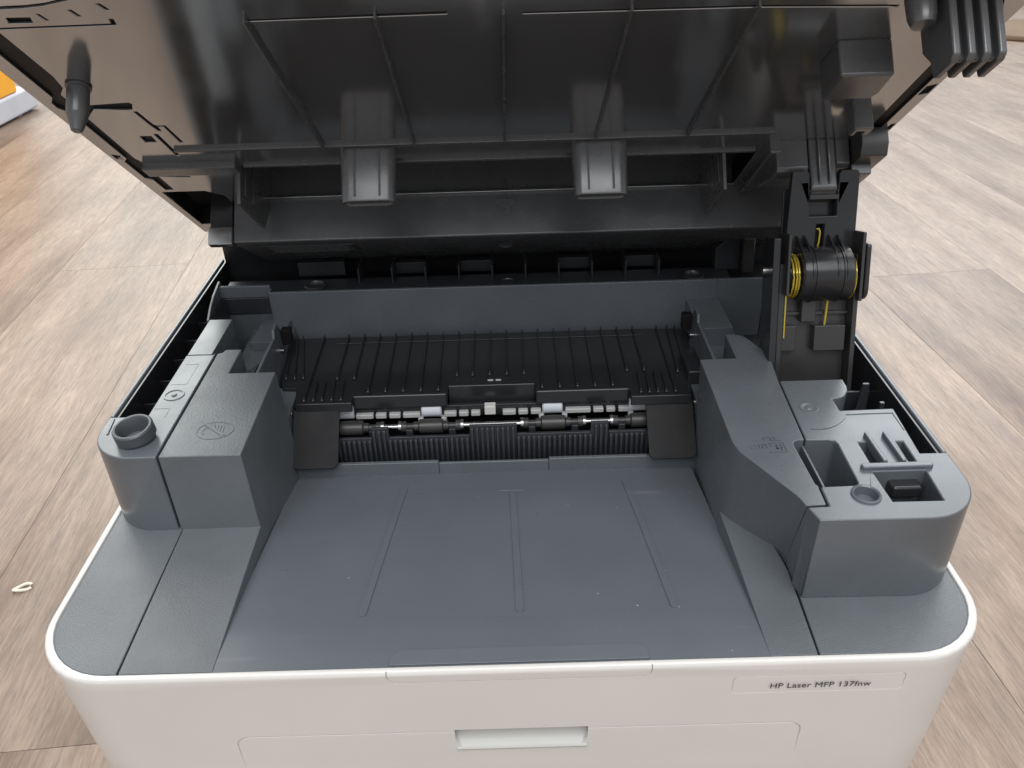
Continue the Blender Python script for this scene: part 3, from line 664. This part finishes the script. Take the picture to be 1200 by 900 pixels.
# ------------------------------------------------------------------ the scanner lid, thrown open (frame LP: x, s, h)
lo = [(-203, 24)] + [(-203, 262)] + arc(-190, 275.5, 13, 180, 95, 5) + [(-176, 288.5), (-168, 288.8), (-160, 289.8), (-147, 293.3), (-120, 298), (-60, 302), (60, 302), (120, 298), (150, 292), (170, 289)] + arc(190, 275.5, 13, 85, 0, 5) + [(203, 24)]
LEFT_GROOVE = [(-195.2, 277.5), (-185.6, 274.5), (-184.6, 240), (-186, 230), (-190.2, 224), (-190.6, 212.5), (-164.8, 214.6), (-164.0, 213), (-166.6, 207.2), (-168.4, 207.4), (-183.6, 208.9), (-190.9, 200), (-191.4, 152), (-190.0, 148), (-190.3, 104.5), (-195, 104.5), (-195, 121), (-198.3, 124), (-198.3, 148), (-195.4, 152), (-195.2, 206), (-198.6, 212), (-198.4, 216), (-195.2, 221)]
holes = [
    LEFT_GROOVE,
    [(-139.3, 280.6), (-139.9, 276.4), (-183.6, 275.8), (-183.6, 277.0), (-141.2, 277.6), (-140.6, 280.6)],
    [(-166.6, 205.6), (-165.2, 205.6), (-164.0, 192.0), (-163.0, 191), (-163.0, 184), (-164.2, 184), (-165.4, 191)],
    [(-162.2, 190.5), (-158.8, 190.2), (-158.2, 170), (-159.6, 170), (-159.9, 188.6), (-162.2, 188.8)],
    [(-168.2, 181), (-166.6, 181), (-166.6, 154), (-168.2, 154)],
    [(-176, 179), (-170.6, 178.8), (-171, 171), (-176.4, 171.4)],
    [(-188.6, 127), (-173.0, 125.0), (-173.0, 123.2), (-188.8, 125.2)],
    [(-198.6, 40), (-198.6, 101.6), (-173.4, 101.6), (-165, 92), (-165, 40)],
    [(-200.6, 158), (-200.6, 152), (-196.8, 150), (-196.8, 156)],
    [(-177.0, 283.4), (-168.5, 283.2), (-169.5, 279.4), (-178.2, 279.6)],
    [(-165.0, 285.2), (-164.0, 285.2), (-162.6, 280.6), (-163.6, 280.6)],
    [(-152.4, 287.2), (-151.2, 287.2), (-149.6, 282.6), (-150.8, 282.6)],
    [(-140.6, 290.5), (-139.2, 290.5), (-137.4, 286.2), (-138.8, 286.2)],
    [(-92.4, 276.2), (-92.4, 277.4), (-16, 278.8), (-16, 277.0)],
    [(12.4, 275.6), (12.4, 276.8), (100, 276.6), (154, 273.8), (154, 272.6), (100, 275.2)],
    [(-141, 86), (-141, 137.6), (141, 137.6), (141, 86)],
    [(191.0, 146), (196.8, 148), (197.0, 222), (191.0, 236), (189.8, 236)],
    [(198.2, 197), (202, 199), (202, 208.5), (198.2, 206.5)],
    [(199.4, 158), (202.2, 159.5), (202.2, 166.5), (200.2, 166)],
    [(199.0, 262), (192, 277), (190.8, 276), (196.6, 262)],
]
lid = prism('scanner_lid', lo, -1.3, 0, LID, P, fr=LP, holes=holes, bevel=0.35)
lid['label'] = 'raised scanner lid, glossy dark underside facing the camera'
inner = [(-202.6, 26), (-202.6, 262), (-180, 284), (-120, 294), (120, 294), (180, 284), (202.6, 262), (202.6, 26)]
prism('lid_core', inner, -12, -1.4, BLACKMAT, lid, fr=LP, holes=[[(-141.5, 82), (-141.5, 139), (141.5, 139), (141.5, 82)], [(-198.8, 40), (-198.8, 101.8), (-165, 101.8), (-165, 40)]], bevel=0)  # black sheet close behind the plate, paints the grooves' deep shade
prism('lid_shell', rrect(-204, 204, -6, 318, (18, 18, 34, 34)), -70, -34, WHITE, lid, fr=LP, bevel=3, seg=3)
prism('lid_skirt', rrect(-204, 204, -6, 318, (18, 18, 34, 34)), -34.2, -6.2, DARK, lid, fr=LP, holes=[rrect(-201.6, 201.6, -4, 300, (16, 16, 34, 34))], bevel=0.4)
# front edge of the lid: pale panel beyond the dark underside
prism('front_panel', [(-203, 283), (-187, 289.3), (-176, 289.6), (-166, 289.9), (-158, 291.0), (-146, 294.6), (-119, 299.2), (-60, 303.2), (60, 303.2), (119, 299.2), (150, 294), (185, 289.8), (203, 283), (203, 318), (160, 334), (-160, 334), (-203, 318)], -40, -0.3, WHITE, lid, fr=LP, bevel=1.0)
# ribs of the panel
for x0, x1 in ((-91.2, -89.4), (-42.7, -42.7), (5.0, 3.6), (52.7, 50.4), (100.0, 97.2)):
    prism('panel_rib', [(x1 - .55, 162), (x1 + .55, 162), (x0 + .55, 280), (x0 - .55, 280)], -0.5, 2.6, LIDSAT, lid, fr=LP, bevel=0.35)
box('panel_ridge', -166, 142.5, 161.6, 163.6, -0.5, 1.8, LIDSAT, lid, fr=LP, bevel=0.5)
box('channel_edge', -138.5, 139.5, 137.4, 140.0, -6, 1.4, LIDSAT, lid, fr=LP, bevel=0.6)
box('channel_edge', -190.2, -140.4, 136.0, 146.4, -0.4, 4.2, LIDSAT, lid, fr=LP, bevel=0.6)
box('channel_floor', -141.2, 141.2, 60, 139, -30, -26, LIDSAT, lid, fr=LP, bevel=0)
# hinge box: the wall behind the channel
bm = bmesh.new(); add_prism(bm, [(83, -28), (83, 26.2), (80, 26.6), (8, 18), (8, -10)], -163, 178, fr=lambda s, h, x: LP(x, s, h))
hb = bm_link('hinge_box', bm, LIDSAT, lid, bevel=0.9, seg=3)
bm = bmesh.new(); add_prism(bm, [(85, 17.0), (85, 27.6), (80, 27.8), (20, 10), (30, -4)], -177.6, -163.1, fr=lambda s, h, x: LP(x, s, h)); bm_link('hinge_box_end', bm, LID, lid, bevel=0.4)
bm = bmesh.new(); add_prism(bm, [(60, -10), (84, -10), (84, 16.9), (60, 10)], -176.6, -163.2, fr=lambda s, h, x: LP(x, s, h)); bm_link('hinge_box_end', bm, BLACK, lid, bevel=0.3)
# moulded label on the underside of the hinge box
bm = bmesh.new()
def HB(x, t, w):        # along the sloped underside
    s0, h0, s1, h1 = 80, 26.6, 8, 18
    ll = math.hypot(s1 - s0, h1 - h0); es, eh = (s1 - s0) / ll, (h1 - h0) / ll
    return LP(x, s0 + es * t - eh * w * -1 * -1, h0 + eh * t + -es * w)
prism('moulded_plate', rect(-150, -92, 8, 34), 0, 0.5, LIDSAT, hb, fr=HB, bevel=0.2)
for i in range(5): box('moulded_line', -146, -98 + (i % 2) * 3, 12 + 4.4 * i, 13.2 + 4.4 * i, 0.4, 0.8, LIDSAT, hb, fr=HB, bevel=0.1)
lathe('moulded_boss', [(5, 0), (5, 0.6), (4, 0.8), (3.4, .3), (0, .3)], HB(2, 26, 0), (HB(0, 0, 1) - HB(0, 0, 0)), LIDSAT, hb, n=30)
bm.free()
# gussets
for x, sg in ((-141.2, 1), (122.2, -1)):
    bm = bmesh.new(); add_prism(bm, [(139, -4), (137, 21.2), (93, 21.2), (83.4, 6), (83.4, -20), (139, -20)], x - 1.0, x + 1.0, fr=lambda s, h, xx: LP(xx, s, h))
    gs = bm_link('gusset', bm, LIDSAT, lid, bevel=0.5)
    for s0, s1 in ((124, 131), (108, 118)):
        bm = bmesh.new(); xx0 = x + sg * 1.0; xx1 = x + sg * 1.7
        add_prism(bm, rrect(s0, s1, -10, 15, 1), min(xx0, xx1), max(xx0, xx1), fr=lambda s, h, xx: LP(xx, s, h)); bm_link('gusset_panel', bm, LIDSAT, gs, bevel=0.25)
# oval tubes
def oval(cx, cs, rx, rs, n=10):
    k = rx - rs
    return arc(cx + k, cs, rs, -90, 90, n) + arc(cx - k, cs, rs, 90, 270, n)
for cx in (-67.6, 52.6):
    bm = bmesh.new(); rings = []
    prf = [(14.8, 5.6, -1), (14.6, 5.4, 4), (13.9, 4.6, 28.6), (13.6, 4.3, 29.4), (12.7, 3.4, 29.4), (12.3, 3.0, 28.6), (12.3, 3.0, 6)]
    for rx, rs, h in prf: rings.append([bm.verts.new(LP(x, s, h)) for x, s in oval(cx, 155.0, rx, rs)])
    for a, b in zip(rings, rings[1:]):
        for i in range(len(a)): bm.faces.new((a[i], a[(i + 1) % len(a)], b[(i + 1) % len(a)], b[i]))
    bm.faces.new(rings[-1])
    tb = bm_link('oval_boss', bm, LIDSAT, lid, angle=45)
    for dx in (-6.4, 6.4): prism('boss_rib', [(cx + dx - .45, 159.0), (cx + dx + .45, 159.0), (cx + dx + .45, 161.0), (cx + dx - .45, 161.0)], 0, 27, LIDSAT, tb, fr=LP, bevel=0.2)
# peg at the left front, arrow mark on the channel wall
NV = (LP(0, 0, 1) - LP(0, 0, 0)).normalized()
lathe('locating_peg', [(4.9, -0.5), (4.8, 0.4), (5.3, 0.5), (5.3, 1.2), (4.6, 1.4), (4.6, 12.6), (4.4, 13), (2.4, 20.0), (1.6, 20.6), (0, 20.6)], LP(-178.4, 231.3, 0), NV, LIDSAT, lid, n=32)
lathe('locating_peg', [(5.6, -0.5), (5.2, 7), (4.2, 10), (0, 10.6)], LP(160.8, 276.6, 0), NV, LIDSAT, lid, n=28)
bm = bmesh.new(); add_prism(bm, [(2.0, -8), (3.2, -8), (3.2, 4), (8.5, 4), (8.5, 6), (5.8, 8), (5.2, 11), (2.6, 14), (0, 11), (-.6, 8), (-3.2, 6), (-3.2, 4), (2.0, 4)], 83.0, 84.2, fr=lambda x, h, s: LP(x, s, h)); bm_link('arrow_mark', bm, LIDSAT, hb, bevel=0.3)
# right-hand fittings
for i in range(4):
    x = 167.2 + 5.6 * i
    bm = bmesh.new(); add_prism(bm, [(262, -0.5), (262, 14), (267, 20), (268, 27), (270.5, 27), (281, 27), (283.5, 25), (284, -0.5)], x, x + 3.0, fr=lambda s, h, xx: LP(xx, s, h)); bm_link('latch_fin', bm, LIDSAT, lid, bevel=0.9, seg=3)
box('latch_web', 170, 185, 278, 280.5, -0.5, 26, BLACK, lid, fr=LP, bevel=0.4)
bm = bmesh.new(); add_prism(bm, [(140.5, 228), (161.5, 228), (163.5, 233), (162.5, 250), (140.5, 250)], -0.5, 15.5, fr=LP); bm_link('fitting_block', bm, LIDSAT, lid, bevel=1.4, seg=3)
prism('fitting_prong', [(163.0, 200), (165.4, 200), (165.4, 204.6), (168.4, 204.6), (168.4, 200.6), (171.8, 200.6), (171.8, 208), (163.0, 208)], -0.5, 20, LIDSAT, lid, fr=LP, bevel=0.7)
# hinge bracket on the lid reaching down to the link
bm = bmesh.new()
add_prism(bm, [(132, -0.4), (132, 26), (134.5, 29.6), (139, 31.2), (147, 30.0), (150, 26.5), (150.6, -0.4)], 163.6, 177.6, fr=lambda s, h, x: LP(x, s, h))
br = bm_link('hinge_bracket', bm, LIDSAT, lid, bevel=1.2, seg=4)
for x in (168.0, 173.2):
    bm = bmesh.new(); add_prism(bm, [(148, -0.4), (148, 24), (150.6, 24.6), (152.2, 22), (152.6, -0.4)], x - 0.5, x + 0.5, fr=lambda s, h, xx: LP(xx, s, h)); bm_link('bracket_rib', bm, LIDSAT, br, bevel=0.3)
bm = bmesh.new(); add_prism(bm, [(112, -0.4), (112, 12), (140, 17), (148, 17), (149.6, 15), (149.6, -0.4)], 146.5, 163.2, fr=lambda s, h, x: LP(x, s, h)); bm_link('bracket_cheek', bm, LIDSAT, lid, bevel=0.7)
bm = bmesh.new(); add_prism(bm, [(118, -0.4), (118, 12), (146, 15), (148.8, 13), (149.0, -0.4)], 178.0, 185.6, fr=lambda s, h, x: LP(x, s, h)); bm_link('bracket_cheek', bm, LIDSAT, lid, bevel=0.7)
bm = bmesh.new(); add_prism(bm, [(118, -0.4), (118, 9), (136, 14), (160, 14), (163, 8), (163, -0.4)], 186, 200, fr=lambda s, h, x: LP(x, s, h)); bm_link('stop_block', bm, ARM, lid, bevel=0.6)
bm = bmesh.new(); add_prism(bm, [(112, -0.4), (112, 14), (132, 19), (148, 19), (150, -0.4)], 186, 196.5, fr=lambda s, h, x: LP(x, s, h)); bm_link('stop_block', bm, LIDSAT, lid, bevel=0.6)
prism('column_web', [(143.5, 90), (150, 90), (150, 150), (143.5, 150)], -20, 7, LIDSAT, lid, fr=LP, bevel=1.5, seg=3)

# ------------------------------------------------------------------ other things on the floor
cab = bpy.data.objects.new('storage_cabinet', None); col.objects.link(cab); cab.location = W(-1150, 1400, FLOOR_Z)
tag(cab, 'low pale grey cabinet with an orange upper panel at the far left', 'cabinet')
inv = Matrix.Translation(-cab.location)
def cpart(o): o.matrix_parent_inverse = inv; return o
cpart(box('plinth', -1500, -1058, 1000, 1706, FLOOR_Z + 4, FLOOR_Z + 50, GREYB, cab, bevel=6, seg=3))
cpart(box('orange_panel', -1500, -1062, 1000, 1648, FLOOR_Z + 50.3, FLOOR_Z + 420, ORANGE, cab, bevel=4))
for y in (1040, 1640): cpart(lathe('foot', [(0, 0), (16, 0), (18, 6), (18, 13), (0, 13)], W(-1084, y, FLOOR_Z), (0, 0, 1), GREYB, cab, n=24))
disc_o = bpy.data.objects.new('floor_disc', None)
bm = bmesh.new(); add_prism(bm, arc(1560, 2230, 240, 0, 355, 60, 150), FLOOR_Z, FLOOR_Z + 14)  # low brown disc added for an unidentified dark curve
mo = bm_link('floor_disc', bm, BROWN, None, bevel=5, seg=3); tag(mo, 'brown rounded disc on the floor at the far right', 'mat')
bpy.data.objects.remove(disc_o)
def scrap(px, py, r, a0, a1, rot, lab):
    pts = [W(px, py, FLOOR_Z + 1.2) + Vector((math.cos(R(a)) * r * 1.0, math.sin(R(a)) * r * 0.45, 0.0008 * math.sin(R(a * 2)))) / 1.0 for a in range(a0, a1, 12)]
    c0 = W(px, py, 0); m3 = Matrix.Rotation(R(rot), 3, 'Z')
    out = []
    for p in pts:
        q = p - Vector((c0.x, c0.y, 0)); q2 = m3 @ Vector((q.x, q.y, 0)); out.append(Vector((c0.x + q2.x, c0.y + q2.y, p.z)))
    o = tube('paper_scrap', out, 1.1, PAPER, None); tag(o, lab, 'scrap'); return o
scrap(-361, 214, 0.0062, 10, 340, 20, 'small curl of white scrap on the floor left of the printer')
